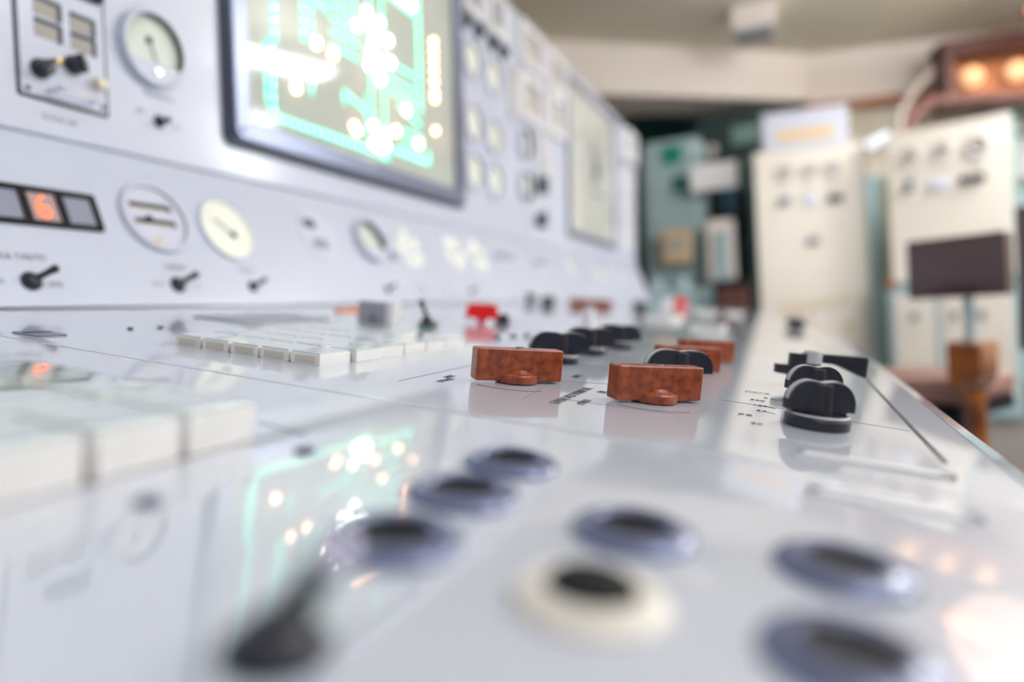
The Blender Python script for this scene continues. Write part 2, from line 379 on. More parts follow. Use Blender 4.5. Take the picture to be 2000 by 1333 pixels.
k2 = wing_knob(on_desk(-.082, .588, -52), 'black wing knob between two brown bar handles')
for u, v, l in ((-.205, .638, 'black wing knob directly behind the brown handle by the keypad'),
                (-.206, .748, 'middle black wing knob in the row of three behind the left brown handle'),
                (-.200, .865, 'rearmost black wing knob in the row of three behind the left brown handle')):
    copy_tree(k2, on_desk(u, v, -50), l, GK)
for u, v, r, l in ((-.50, 2.45, -47, 'far black wing knob before the end of the instrument wall'),
                   (-.12, 2.42, -30, 'far black knob with pale top at the right end of the desk'),
                   (.02, 2.06, 60, 'far black knob standing alone near the right desk edge'),
                   (-.80, 2.10, -47, 'blurred black knob left in the far row under the instrument wall'),
                   (-.70, 2.02, -20, 'blurred black knob next to the far brown handle')):
    copy_tree(k2, on_desk(u, v, r), l, GK)
o = thing('dome_knob', 'small round black dome knob right of the red handle', 'knob', on_desk(-.447, 1.065))
bm = new(); lathe(bm, [(0, 0), (.0125, 0), (.0125, .006), (.011, .012), (.007, .0155), (0, .017)], 28); obj('cap', bm, M['black'], o)
bm = new(); lathe(bm, [(.015, 0), (.015, .001), (.0125, .002)], 28); obj('washer', bm, M['black_matte'], o)
copy_tree(b1, on_desk(-.64, 2.17, -70), 'far brown bakelite bar handle lying under the instrument wall', GB)
copy_tree(b1, on_desk(-.60, 2.30, -70), 'farther brown bakelite bar handle at the end of the far row', GB)

# black lever
o = thing('lever_switch', 'black lever switch with long tapered grip behind the black wing knobs', 'switch', on_desk(.024, .69, -62))
bm = new(); lathe(bm, [(0, 0), (.017, 0), (.017, .005), (.015, .007), (0, .007)], 40); obj('skirt', bm, M['black'], o)
bm = new(); lathe(bm, [(.0085, .006), (.0085, .0315), (.0072, .033), (0, .0332)], 30); obj('boss', bm, M['black'], o)
bm = new(); prism(bm, [(.004, .0305), (.004, .024), (.022, .0230), (.050, .0125), (.053, .013), (.053, .030), (.051, .0318), (.01, .0318)], .010, .0012); obj('grip', bm, M['black'], o)
bm = new(); prism(bm, [(-.004, .031), (-.021, .031), (-.021, .020), (-.034, .020), (-.034, .012), (-.018, .010), (-.004, .014)], .009, .0012); obj('tail', bm, M['black'], o)
bm = new(); lathe(bm, [(.0087, .0225), (.0088, .0310), (.0076, .0334), (.0070, .0334), (.0080, .0300), (.0087, .0225)], 30); obj('crest_sheen', bm, M['edge_sheen'], o, 'painted pale highlight on the boss collar')  # highlight on the boss, put in as a pale collar

# ------------------------------------------------------------------ keypads
def make_key(mw, label, group, w, d, h):
    o = thing('push_key', label, 'key', mw, group)
    bm = new(); box(bm, w, d, h, (0, 0, h / 2), .0009); obj('body', bm, M['key_white'], o)
    bm = new(); plate(bm, rrect(w - .0012, d - .0012, .0015, 3), h - .0002, h + .0012, .0004); obj('cap', bm, M['key_mint'], o, 'pale mint glass cap')
    bm = new(); box(bm, .0004, d * .68, h * .62, (-w / 2 - .0001, 0, h * .48), 0); obj('side_insert', bm, M['key_grime'], o, 'grimy side insert')
    return o
for cu, cv, wv, wu in ((-.4015, .5487, .2440, .1480), (-.2815, .1732, .1120, .1465)):
    bm = new(); box(bm, wv, wu, .0006, (cv, -cu, .0003)); obj('key_well', bm, M['key_gap'], con, 'brown well between the keys', False, FD)  # plain brown plate, seen in the gaps between keys
U0, V0, PU, PV = -.3255, .4245, .0304, .0414
k0 = None; G = 'mint-topped keys of the far keypad'
for j in range(6):
    for i in range(5):
        u, v = U0 - PU * (i + .5) + (0.004 if (j == 1 and i == 0) else 0), V0 + PV * (j + .5)
        lab = 'mint-topped white key, %s row from the front, %s from the right, far keypad' % (ORD[j], ORD[i])
        h = .0085 + random.uniform(-.0008, .0008)
        mw = on_desk(u, v, random.uniform(-.8, .8), random.uniform(-.0006, 0))
        if k0 is None: k0 = make_key(mw, lab, G, PV - .0022, PU - .0022, .0088)
        else: copy_tree(k0, mw, lab, G)
U0, V0, PU, PV = -.2065, .1155, .050, .0385
k0 = None; G = 'large white keys of the near keypad'
for j in range(3):
    for i in range(3):
        u, v = U0 - PU * (i + .5), V0 + PV * (j + .5)
        lab = 'large blurred white key, %s row from the front, %s from the right, near keypad' % (ORD[j], ORD[i])
        mw = on_desk(u, v, random.uniform(-1, 1))
        if k0 is None: k0 = make_key(mw, lab, G, PV - .004, PU - .004, .0165)
        else: copy_tree(k0, mw, lab, G)

# ------------------------------------------------------------------ ringed sockets in the foreground
def ring_socket(mw, label, white=False):
    o = thing('ring_socket', label, 'socket', mw, 'ringed sockets on the near desk panel')
    bm = new()
    lathe(bm, [(.0205, 0), (.0205, .0012), (.0190, .0030), (.0150, .0044), (.0126, .0044), (.0118, .0036), (.0116, .0004)], 56)
    obj('collar', bm, M['cream_collar' if white else 'collar'], o)
    bm = new()
    if white: lathe(bm, [(.0117, .0006), (.0117, .0045), (.0102, .0062), (.0060, .0072), (0, .0075)], 40)
    else: lathe(bm, [(.0118, .0004), (.0114, .0026), (.0100, .0022), (0, .0020)], 40)
    obj('button' if white else 'bore', bm, M['black_matte'], o)
    return o
r0 = ring_socket(on_desk(-.1025, .266), 'blue-grey ringed socket, farthest of the left file of three')
for u, v, l in ((-.1015, .218, 'blue-grey ringed socket, middle of the left file, with green reflection'),
                (-.0995, .168, 'blue-grey ringed socket right beside the pale toggle tip'),
                (-.039, .216, 'blue-grey ringed socket directly beyond the cream-ringed black button'),
                (.0235, .2225, 'blue-grey ringed socket on the right, with a bright glint, below the label holder'),
                (.0215, .166, 'blue-grey ringed socket cut by the bottom of the picture on the right')):
    copy_tree(r0, on_desk(u, v), l, r0['group'])
ring_socket(on_desk(-.0385, .1635), 'cream-ringed socket with a domed black button in the foreground', True)

# ------------------------------------------------------------------ toggle switches
def toggle(mw, label, group, tipdir, rb=.009, L=.018, tip='black', rt=.0035):
    o = thing('toggle_switch', label, 'switch', mw, group)
    bm = new(); lathe(bm, [(0, 0), (rb, 0), (rb, rb * .2), (rb * .82, rb * .3), (rb * .7, rb * .55), (rb * .45, rb * .75), (0, rb * .8)], 32); obj('base', bm, M['black'], o)
    t = Vector(tipdir).normalized(); p0 = Vector((0, 0, rb * .5)); p1 = p0 + t * L
    bm = new(); tube(bm, [p0, p0 + t * L * .5, p1], 0, 14, [rb * .38, rb * .32, rt * .9]); obj('lever', bm, M['black'], o)
    bm = new(); ball(bm, rt, p1); obj('tip', bm, M[tip], o)
    return o
toggle(on_desk(-.0885, .1065), 'big blurred toggle with black bell base and pale shiny ball tip in the foreground', None, (.22, -.50, .84), .0112, .0195, 'ball_white', .0044)
G = 'toggles along the foot of the instrument wall'
t0 = toggle(on_low(.519, .034), 'black toggle below the glowing number display', G, (.62, .25, .6), .0115, .024, 'black', .005)
copy_tree(t0, on_low(.7215, .034), 'toggle with brownish lever below the slotted round plate', G)
copy_tree(t0, on_low(.868, .034), 'black toggle below the large glowing cream dial', G).scale = (.8, .8, .8)
copy_tree(t0, on_low(1.268, .035), 'small dark toggle below the second dark-rimmed dial', G).scale = (.7, .7, .7)
copy_tree(t0, on_low(1.685, .035), 'small dark toggle above the red handle', G).scale = (.7, .7, .7)
toggle(on_up(.772, .060), 'small black toggle under the big round gauge beside the mimic screen', None, (.1, .05, 1), .0095, .012, 'black', .005)
def low_text(s, y, t, size, m='ink', al='CENTER'): lettering('printed_lettering', s, size, M[m], con, on_low(y, t, 0, .0003), al)
low_text('ЗОНА РЕА ТАБЛО', .500, .0615, .0105); low_text('ВКЛ', .482, .0305, .008); low_text('ОТК', .5475, .0285, .008)
low_text('ТАЙМЕР', .727, .0585, .009); low_text('ПУСК', .690, .032, .008, 'ink_soft'); low_text('СТ', .757, .030, .008, 'ink_soft'); low_text('ШКАЛА', .868, .060, .0085, 'ink_soft')
def up_text(s, y, t, size, m='ink_soft'): lettering('printed_lettering', s, size, M[m], con, on_up(y, t, 0, .0003))
up_text('МОЩНОСТЬ', .774, .094, .009); up_text('БЛОК АР', .619, .022, .0105); up_text('ВКЛ', .740, .065, .008); up_text('ОТК', .802, .055, .008)

# ------------------------------------------------------------------ digit display
o = thing('number_display', 'black-framed digit display with a glowing orange 6 at far left', 'display', on_low(.5405, .1335))
W, Hh = .187, .052
bm = new(); ring_frame(bm, W, Hh, .003, .006, 0, .0055, .0008)
for k in (-1, 0, 1): box(bm, .0085, Hh - .004, .005, (k * .0445, 0, .0025), .0006)
obj('frame', bm, M['black_matte'], o)
for k in range(4):
    bm = new(); box(bm, .0372, Hh - .0105, .0012, ((k - 1.5) * .0447, 0, .0008), .0003)
    w_ = obj('window', bm, M['nixie_lit' if k == 2 else 'nixie_window'], o, 'lit window showing a 6' if k == 2 else None)
    bm = new(); box(bm, .0368, Hh - .011, .0004, ((k - 1.5) * .0447, 0, .0042)); obj('pane', bm, M['glass'], w_)
    if k == 2:
        bm = new(); cx = (k - 1.5) * .0447
        P = [(.0050, .0165), (.0005, .0150), (-.0042, .0095), (-.0068, .0030), (-.0072, -.0045), (-.0052, -.0115), (0, -.0142), (.0052, -.0115), (.0070, -.0055), (.0054, .0002), (.0005, .0026), (-.0040, .0010), (-.0066, -.0030)]
        tube(bm, [(cx + x * .95 - .001, y * .95 - .001, .0026) for x, y in P], .00125, 8); obj('glowing_digit', bm, M['nixie'], o, 'glowing orange digit 6')

# ------------------------------------------------------------------ round instruments
def gauge(mw, label, r, face='dial', rim='panel', inner='dial_rim', h=.012, pointer=True, group=None, cap=False, glass=True, depth=.0015, band=.1, rot=40):
    o = thing('gauge', label, 'gauge', mw, group)
    bm = new(); ri = r * (1 - band)
    lathe(bm, [(r, 0), (r, h * .7), (r * (1 - band * .3), h), (ri + r * .02, h), (ri, h - .001)], 56); obj('bezel', bm, M[rim], o)
    bm = new(); lathe(bm, [(ri, h - .001), (ri * .985, depth + .0005), (ri * .97, depth)], 56); obj('inner_rim', bm, M[inner], o)
    bm = new(); disc(bm, ri, .0008, (0, 0, depth - .0008)); obj('face', bm, M[face], o)
    if pointer:
        bm = new(); R = Matrix.Rotation(rad(rot), 4, 'Z')
        box(bm, ri * .9, ri * .05, .0004, R @ Vector((-ri * .1, 0, depth + .0015)), 0, R); disc(bm, ri * .12, .0015, R @ Vector((ri * .25, 0, depth + .0006)))
        obj('pointer', bm, M['gasket'], o)
        bm = new()
        for k in range(13):
            a = rad(20 + k * 140 / 12); box(bm, ri * .10, ri * .02, .0002, (ri * .82 * math.cos(a), ri * .82 * math.sin(a), depth + .0002), 0, Matrix.Rotation(a, 4, 'Z'))
        obj('scale', bm, M['ink_soft'], o)
    if cap:
        bm = new(); t = bmesh.new()
        P = [(ri * .995 * math.cos(rad(a)), ri * .995 * math.sin(rad(a))) for a in range(207, 334, 6)]
        plate(bm, P, depth, h * .85, .0006); obj('cover', bm, M[rim], o)
        bm = new(); disc(bm, r * .09, .003, (0, -r * .62, h * .85), .0008); obj('adjuster', bm, M['chrome'], o)
    if glass:
        bm = new(); disc(bm, ri * .995, .0006, (0, 0, h * .8)); obj('glass', bm, M['glass'], o)
    return o
gauge(on_up(.763, .164), 'large round gauge with dark rim beside the left edge of the mimic screen', .056, 'dial_green', 'panel', 'dial_rim', .013, True, None, True, band=.13, rot=112)
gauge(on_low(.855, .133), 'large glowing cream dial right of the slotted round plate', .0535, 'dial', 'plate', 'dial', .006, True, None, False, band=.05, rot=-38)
gauge(on_low(1.262, .147), 'dark-rimmed pale dial right of the round plate with two windows', .050, 'dial_green', 'plate', 'gasket', .016, False, None, True, band=.10)
# slotted round plate
o = thing('round_plate', 'round plate with two dark slots between the number display and the cream dial', 'plate', on_low(.7225, .138))
bm = new(); lathe(bm, [(0, .003), (.046, .003), (.048, .0035), (.0485, .008), (.053, .008), (.055, .005), (.0555, 0)], 60); obj('plate', bm, M['plate'], o)
bm = new(); lathe(bm, [(.0486, .0082), (.0478, .0032)], 60); obj('inner_rim', bm, M['grey'], o)
for yy, ww in ((.0165, .066), (-.0085, .064)):
    bm = new(); plate(bm, rrect(ww, .0095, .003, 4, -.004, yy), .003, .0036); s = obj('slot', bm, M['ivory'], o)
    bm = new(); box(bm, ww, .0070, .0008, (-.004, yy + .0012, .0040)); disc(bm, .004, .001, (ww / 2 - .006, yy - .001, .0036)); obj('slot_track', bm, M['black_matte'], s, 'dark slider track')  # black track bars laid over the ivory slots
bm = new(); disc(bm, .0058, .004, (-.014, -.0045, .0034), .001, 24); obj('slider_knob', bm, M['black'], o)
bm = new(); disc(bm, .0045, .002, (-.008, -.036, .003), .0008, 20); obj('stud', bm, M['brass'], o, 'brass stud')
# pale disc with a dark window
o = thing('round_plate', 'pale round plate with one navy and one grey window between two dials', 'plate', on_low(1.095, .149))
bm = new(); lathe(bm, [(0, .003), (.050, .003), (.052, .002), (.0535, 0)], 56); obj('plate', bm, M['plate'], o)
bm = new(); plate(bm, rrect(.034, .019, .004, 4, -.020, .020), .003, .0040, .0004); obj('dark_window', bm, M['navy'], o, 'navy blue window')
bm = new(); plate(bm, rrect(.044, .022, .003, 4, -.006, -.022), .003, .0040, .0004); obj('grey_window', bm, M['nixie_window'], o, 'grey window')
bm = new(); disc(bm, .005, .003, (-.018, -.022, .004), .001, 20); obj('button', bm, M['grey'], o)
for dy, dt, l in ((1.333, .160, 'small grey knob right of the dark-rimmed dial'), (1.344, .118, 'small grey stud right of the dark-rimmed dial, lower than the grey knob')):
    o = thing('panel_knob', l, 'knob', on_low(dy, dt)); bm = new(); lathe(bm, [(0, 0), (.012, 0), (.011, .004), (.008, .008), (0, .0085)], 28); obj('cap', bm, M['nixie_window'], o)
    bm = new(); box(bm, .012, .002, .001, (0, 0, .0085)); obj('index_mark', bm, M['white'], o)
# lamp clusters
def cluster(mw, label, n, r, rl):
    o = thing('lamp_cluster', label, 'lamp cluster', mw, 'round lamp clusters on the instrument wall')
    bm = new(); lathe(bm, [(0, .002), (r, .002), (r * 1.05, 0)], 48); obj('plate', bm, M['plate'], o)
    for k in range(n):
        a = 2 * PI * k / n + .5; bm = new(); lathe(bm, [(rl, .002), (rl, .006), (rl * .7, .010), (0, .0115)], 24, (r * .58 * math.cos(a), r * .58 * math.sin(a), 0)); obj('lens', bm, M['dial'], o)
    bm = new(); lathe(bm, [(rl * .6, .002), (rl * .6, .006), (0, .008)], 20); obj('screw', bm, M['chrome'], o)
    return o
cl = cluster(on_low(1.425, .140), 'round cluster of cream lenses nearest the dark-rimmed dial', 5, .060, .017)
copy_tree(cl, on_low(1.665, .148, 20), 'round cluster of cream lenses, middle of the three', cl['group'])
copy_tree(cl, on_low(1.815, .150, 60), 'round cluster of cream lenses farthest along, beside the grey counters', cl['group'])
# counters
def counter(mw, label, w=.17):
    o = thing('counter', label, 'counter', mw, 'grey counters on the instrument wall')
    bm = new(); plate(bm, rrect(w, .055, .006), 0, .005, .001); obj('case', bm, M['plate'], o)
    bm = new(); box(bm, w * .86, .024, .0016, (0, .010, .0055)); obj('window', bm, M['nixie_window'], o)
    return o
ct = counter(on_low(2.035, .150), 'nearer grey counter with a long window on the instrument wall')
copy_tree(ct, on_low(2.37, .146), 'farther grey counter with a long window on the instrument wall', ct['group'])
for k, (yy, ss) in enumerate(((2.75, .15), (3.2, .15), (3.65, .15))):
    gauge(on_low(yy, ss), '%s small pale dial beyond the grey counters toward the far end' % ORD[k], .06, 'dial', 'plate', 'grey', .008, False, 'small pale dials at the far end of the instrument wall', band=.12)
for k, (yy, ss) in enumerate(((1.41, .035), (1.53, .035))):
    gauge(on_low(yy, ss), '%s tiny pale button disc in the toggle row right of the dials' % ('nearer' if k == 0 else 'farther'), .016, 'plate', 'white', 'grey', .004, False, None, glass=False)

# ------------------------------------------------------------------ plug-in module at far left
o = thing('plug_module', 'plug-in module with four slots, two black knobs and a silver handle at top left', 'module', on_up(.627, .20))
w, h = .117, .305
bm = new(); ring_frame(bm, w + .006, h + .006, .004, .0035, 0, .0012, .0003); obj('gap_outline', bm, M['groove'], o)
bm = new(); plate(bm, rrect(w - .003, h - .003, .003), 0, .003, .0006); obj('faceplate', bm, M['panel'], o)
def lx(y, t): return (y - .627, t - .20)
for y_, t_ in ((.6055, .1615), (.6055, .134), (.6525, .158), (.6525, .1325)):
    x, yy = lx(y_, t_)
    bm = new(); box(bm, .031, .019, .0015, (x, yy, .0033)); q = obj('slot', bm, M['recess'], o)
    bm = new(); box(bm, .033, .0045, .005, (x + .001, yy + .0105, .004), .0005); box(bm, .0045, .021, .005, (x + .0165, yy, .004), .0005); obj('slot_lip', bm, M['gasket'], q, 'dark slot lip')
x, yy = lx(.667, .2)
bm = new(); plate(bm, rrect(.062, .030, .008, 5, x - .014, yy + .010), .003, .009, .0015); obj('dark_cover', bm, M['black_matte'], o, 'dark rounded cover')
for y_, t_, r_ in ((.594, .0835, 20), (.638, .1015, 70)):
    x, yy = lx(y_, t_)
    bm = new(); lathe(bm, [(.0125, .003), (.0125, .006), (.010, .008), (.0095, .020), (.008, .022), (0, .022)], 32, (x, yy, 0))
    k = obj('knob', bm, M['black'], o)
    bm = new(); box(bm, .024, .006, .011, (x, yy, .021), .0015, Matrix.Rotation(rad(r_ + 40), 4, 'Z')); obj('knob_grip', bm, M['black'], k)
x, yy = lx(.632, .098); bm = new(); disc(bm, .0045, .003, (x - .012, yy + .002, .003), .0006); obj('brass_stud', bm, M['brass'], o, 'brass stud')
x, yy = lx(.672, .086)
bm = new(); lathe(bm, [(.0085, .003), (.0085, .010), (.0065, .015), (0, .016)], 28, (x, yy, 0)); obj('ivory_cap', bm, M['ivory'], o, 'ivory indicator cap')
x0, yy = lx(.606, .060); x1, _ = lx(.662, .060)
bm = new(); tube(bm, [(x0, yy, .003), (x0, yy, .018), (x0 + .003, yy, .022), (x1 - .003, yy, .022), (x1, yy, .018), (x1, yy, .003)], .0032, 12); obj('handle', bm, M['chrome'], o, 'silver pull handle')
for y_, t_ in ((.5775, .0555), (.6785, .0565)):
    x, yy = lx(y_, t_); bm = new(); disc(bm, .0035, .0015, (x, yy, .003), .0004, 18); obj('screw', bm, M['gasket'], o)

# ------------------------------------------------------------------ mimic display
o = thing('mimic_display', 'large framed mimic screen with glowing teal lines and lamps', 'screen', on_up(1.35, .39))
W, Hh = .905, .675
bm = new(); ring_frame(bm, W, Hh, .020, .03, 0, .008, .001); obj('gasket', bm, M['gasket'], o)
bm = new(); ring_frame(bm, W - .022, Hh - .022, .016, .036, .0, .020, .003); obj('bezel', bm, M['slate'], o)
bm = new(); box(bm, W - .07, Hh - .07, .002, (0, 0, .002)); obj('board', bm, M['board'], o)
bm = new(); box(bm, W - .094, Hh - .094, .001, (0, 0, .0155)); obj('glass', bm, M['glass_soft'], o)
for sx in (-1, 1):
    for sy in (-1, 0, 1):
        bm = new(); disc(bm, .006, .003, (sx * (W / 2 - .029), sy * (Hh / 2 - .029), .0195), .001, 18); obj('screw', bm, M['slate'], o)
lines = []
def tl(y0, t0, y1, t1, w=.013, m='teal_glow', core=True):
    x0, x1, z0, z1 = y0 - 1.35, y1 - 1.35, t0 - .39, t1 - .39
    L = math.hypot(x1 - x0, z1 - z0); a = math.atan2(z1 - z0, x1 - x0); c = ((x0 + x1) / 2, (z0 + z1) / 2)
    bm = new(); box(bm, L + w, w, .002, (c[0], c[1], .004), .0006, Matrix.Rotation(a, 4, 'Z')); q = obj('trace_line', bm, M[m], o)
    if core:
        bm = new(); n = max(1, int(L / .022))
        for k in range(n):
            f = (k + .5) / n; disc(bm, w * .3, .0012, (x0 + (x1 - x0) * f, z0 + (z1 - z0) * f, .005), 0, 10)
        obj('bead_row', bm, M['teal_core'], q)
tl(1.018, .128, 1.018, .262); tl(1.028, .27, 1.028, .66); tl(1.005, .15, 1.005, .255, .009)
tl(1.018, .128, 1.385, .128, .014); tl(1.375, .128, 1.40, .128, .022)
tl(1.112, .302, 1.112, .60); tl(1.135, .30, 1.135, .47, .010); tl(1.112, .386, 1.19, .386, .012); tl(1.112, .52, 1.3, .52, .012)
for t_ in (.318, .346, .374, .402, .43, .458): tl(1.20, t_, 1.295, t_, .009, 'teal_glow', True)
tl(1.342, .135, 1.342, .66, .009); tl(1.394, .135, 1.394, .66, .009); tl(1.322, .15, 1.322, .25, .006)
for t_ in (.285, .315, .352): tl(1.42, t_, 1.545, t_, .010, 'teal_glow', True)
tl(1.562, .268, 1.562, .66, .015); tl(1.43, .508, 1.56, .508, .012)
tl(1.24, .232, 1.32, .212, .011); tl(1.24, .212, 1.24, .235, .010); tl(1.13, .20, 1.13, .245, .009)
tl(1.46, .262, 1.56, .235, .013); tl(1.44, .150, 1.60, .150, .016); tl(1.598, .150, 1.598, .178, .014); tl(1.47, .205, 1.57, .205, .010); tl(1.47, .178, 1.56, .178, .009)
def lamp(y_, t_, r=.008, m='white_lamp'):
    bm = new(); lathe(bm, [(r, .003), (r, .006), (r * .6, .009), (0, .010)], 16, (y_ - 1.35, t_ - .39, 0)); obj('lamp', bm, M[m], o)
for y_, t_ in ((1.330, .432), (1.383, .429), (1.294, .391), (1.353, .378), (1.400, .350), (1.418, .401), (1.336, .318), (1.381, .300), (1.427, .352), (1.345, .350), (1.36, .40), (1.375, .345), (1.345, .185), (1.395, .175), (1.345, .145), (1.395, .150), (1.37, .14), (1.36, .325)): lamp(y_, t_, .0085)
for y_, t_ in ((1.150, .304), (1.203, .300), (1.084, .198), (1.492, .257), (1.551, .188), (1.442, .196)): lamp(y_, t_, .010, 'orange_lamp')
for t_ in (.475, .45, .425, .398, .370, .340, .325, .242): lamp(1.642, t_, .0075, 'orange_lamp')
for y_ in (1.44, 1.47, 1.50, 1.53): lamp(y_, .525, .010, 'orange_lamp')
for y_, t_ in ((1.27, .168), (1.28, .16)): lamp(y_, t_, .008, 'orange_lamp')

# ------------------------------------------------------------------ instruments right of the mimic screen
G = 'round gauges in two files right of the mimic screen'
g0 = None
for j, ts in enumerate((.505, .318, .175)):
    for i, (yy, dt) in enumerate(((1.882, 0), (2.035, -.006))):
        lab = 'pale round gauge, %s file, %s row right of the mimic screen' % (('near', 'far')[i], ('top', 'middle', 'bottom')[j])
        if g0 is None: g0 = gauge(on_up(yy, ts), lab, .058, 'dial', 'plate', 'grey', .012, False, G, band=.14)
        else: copy_tree(g0, on_up(yy, ts + dt), lab, G)
G = 'dark knobs under the strip recorders'
kd = None
for k, yy in enumerate((1.837, 1.928, 2.034, 2.122)):
    lab = '%s dark knob from the left under the white recorders' % ORD[k]
    if kd is None:
        kd = thing('panel_knob', lab, 'knob', on_up(yy, .605), G)
        bm = new(); lathe(bm, [(0, 0), (.026, 0), (.024, .008), (.015, .012), (.014, .026), (0, .027)], 28); obj('cap', bm, M['gasket'], kd)
        bm = new(); box(bm, .003, .02, .002, (0, .004, .027)); obj('index_mark', bm, M['white'], kd)
    else: copy_tree(kd, on_up(yy, .605), lab, G)
G = 'white strip recorders on the display panel'
def recorder(yy, tt, w, h, label, win=None, depth=.02):
    o = thing('recorder', label, 'recorder', on_up(yy, tt), G)
    bm = new(); ring_frame(bm, w, h, .012, min(w, h) * .20, 0, depth, .004); obj('case', bm, M['white'], o)
    bm = new(); box(bm, w * .64, h * .64, .002, (0, 0, .004)); obj('chart', bm, M[win or 'meter_grey'], o)
    bm = new(); box(bm, w * .62, h * .62, .0008, (0, 0, depth * .6)); obj('pane', bm, M['glass'], o)
    return o
recorder(1.885, .70, .13, .145, 'white recorder with grey window at the top, nearest the mimic screen', 'grey')
recorder(2.055, .70, .15, .145, 'second white recorder with grey window in the top row', 'grey')
recorder(2.205, .50, .075, .17, 'narrow recorder with a pinkish window left of the square recorders', 'soffit')
recorder(2.385, .70, .24, .155, 'third pale recorder in the top row')
recorder(2.67, .70, .24, .15, 'last pale recorder in the top row before the second screen')
recorder(2.385, .515, .25, .17, 'large square pale recorder in the second row')
recorder(2.67, .53, .20, .18, 'square pale recorder in the second row beside the second screen')
for yy, tt, l in ((2.31, .345, 'upper'), (2.31, .195, 'lower')):
    gauge(on_up(yy, tt), '%s dark-rimmed gauge under the large square recorder' % l, .058, 'dial', 'plate', 'dial_rim', .02, False, None, band=.12)
recorder(2.50, .36, .10, .20, 'tall white recorder below the square recorders', 'white')
for yy, tt, r_, l in ((2.467, .222, .032, 'dark round selector knob below the tall white recorder'), (2.45, .09, .028, 'low dark selector knob left of the second screen')):
    o = thing('panel_knob', l, 'knob', on_up(yy, tt)); bm = new(); lathe(bm, [(0, 0), (r_, 0), (r_ * .9, .012), (r_ * .6, .016), (r_ * .55, .03), (0, .032)], 28); obj('cap', bm, M['gasket'], o)
    bm = new(); box(bm, r_ * 2.2, .012, .02, (0, 0, .026), .002, Matrix.Rotation(rad(80), 4, 'Z')); obj('grip', bm, M['gasket'], o)
# second screen (dark)
o = thing('mimic_display', 'unlit pale mimic screen in a grey frame at the far end of the wall', 'screen', on_up(3.24, .405))
bm = new(); ring_frame(bm, .86, .69, .02, .03, 0, .012, .002); obj('bezel', bm, M['slate'], o)
bm = new(); box(bm, .81, .64, .002, (0, 0, .003)); obj('board', bm, M['board'], o)
bm = new(); box(bm, .80, .63, .001, (0, 0, .009)); obj('glass', bm, M['glass'], o)
for x, y_, w_, h_ in ((-.02, .02, .012, .30), (-.02, -.05, .10, .012), (.1, -.1, .16, .012), (.02, .1, .16, .012), (.05, .02, .08, .10)):
    bm = new(); box(bm, w_, h_, .001, (x, y_, .0045)); obj('trace_line', bm, M['ink_soft'], o)
recorder(3.93, .66, .24, .17, 'white recorder at the far top end of the instrument wall', 'meter_grey', .05)
for k, tt in enumerate((.47, .31, .15)):
    recorder(3.95, tt, .18, .13, '%s small white instrument in the last file at the far end' % ('upper', 'middle', 'lower')[k], 'meter_grey')

# ------------------------------------------------------------------ things on the far desk
o = thing('bar_switch', 'bright red tapered handle at the middle of the desk', 'switch', on_desk(-.466, 1.02, -52))
bm = new(); prism(bm, [(-.0275, .008), (.0275, .008), (.0235, .030), (.020, .0315), (-.020, .0315), (-.0235, .030)], .016, .0015); obj('grip', bm, M['red'], o)
bm = new(); prism(bm, [(-.011, .0085), (.011, .0085), (.004, .003), (-.004, .003)], .012, .001); disc(bm, .006, .004); obj('stem', bm, M['red'], o)
o = thing('switch_box', 'pale grey box switch with white end standing behind the mint keys', 'switch', on_desk(-.520, .815, 0))
bm = new(); box(bm, .020, .044, .030, (0, .016, .015), .0015); obj('case', bm, M['grey'], o)
bm = new(); box(bm, .021, .012, .032, (0, -.013, .016), .0015); obj('end_cap', bm, M['white'], o, 'white end cap')
bm = new(); disc(bm, .005, .004, (-.010, .012, .008), .001, 16, Matrix.Rotation(-PI / 2, 4, 'Y')); obj('button', bm, M['slate'], o)
o = thing('switch_box', 'small white upright block between black knobs on the far desk', 'switch', on_desk(-.335, 1.20, 0))
bm = new(); box(bm, .022, .016, .034, (0, 0, .017), .002); obj('case', bm, M['white'], o)
bm = new(); box(bm, .012, .010, .004, (0, 0, .0355), .001); obj('button', bm, M['grey'], o)
o = thing('pointer_strip', 'thin orange strip lying along the foot of the instrument wall', 'strip', on_desk(-.69, 1.03, 3))
bm = new(); prism(bm, [(-.10, 0), (.10, 0), (.10, .003), (-.02, .007), (-.10, .004)], .014, .0008); obj('body', bm, M['orange'], o)
bm = new(); prism(bm, [(.10, .0002), (.135, .0012), (.10, .0028)], .012, .0003); obj('point', bm, M['ivory'], o)
o = thing('lever_stand', 'small dark lever on a green-black plate behind the keys', 'switch', on_desk(-.468, .845, 15))
bm = new(); box(bm, .044, .020, .004, (.004, 0, .002), .001); obj('base_plate', bm, M['green_dark'], o, 'dark green base plate')
bm = new(); box(bm, .022, .018, .004, (.016, 0, .0045), .001); obj('black_pad', bm, M['black'], o)
bm = new(); lathe(bm, [(.010, .004), (.009, .010), (.004, .016), (0, .016)], 24, (-.004, 0, 0)); obj('boot', bm, M['black'], o)
bm = new(); tube(bm, [(-.004, 0, .014), (-.007, .006, .026), (-.008, .009, .033)], 0, 12, [.0028, .0028, .0045]); ball(bm, .0045, (-.008, .009, .034), 14); obj('lever', bm, M['black'], o)
G = 'black studs on the desk behind the keypad'
for k, (u, v) in enumerate(((-.341, .80), (-.334, .838), (-.326, .868))):
    o = thing('stud', '%s small black stud from the left behind the far keypad' % ORD[k], 'stud', on_desk(u, v), G)
    bm = new(); lathe(bm, [(.0046, 0), (.0046, .002), (.003, .0036), (0, .004)], 20); obj('cap', bm, M['black_matte'], o)
    bm = new(); lathe(bm, [(.0058, 0), (.0056, .0008), (.0046, .001)], 20); obj('rim', bm, M['steel'], o)
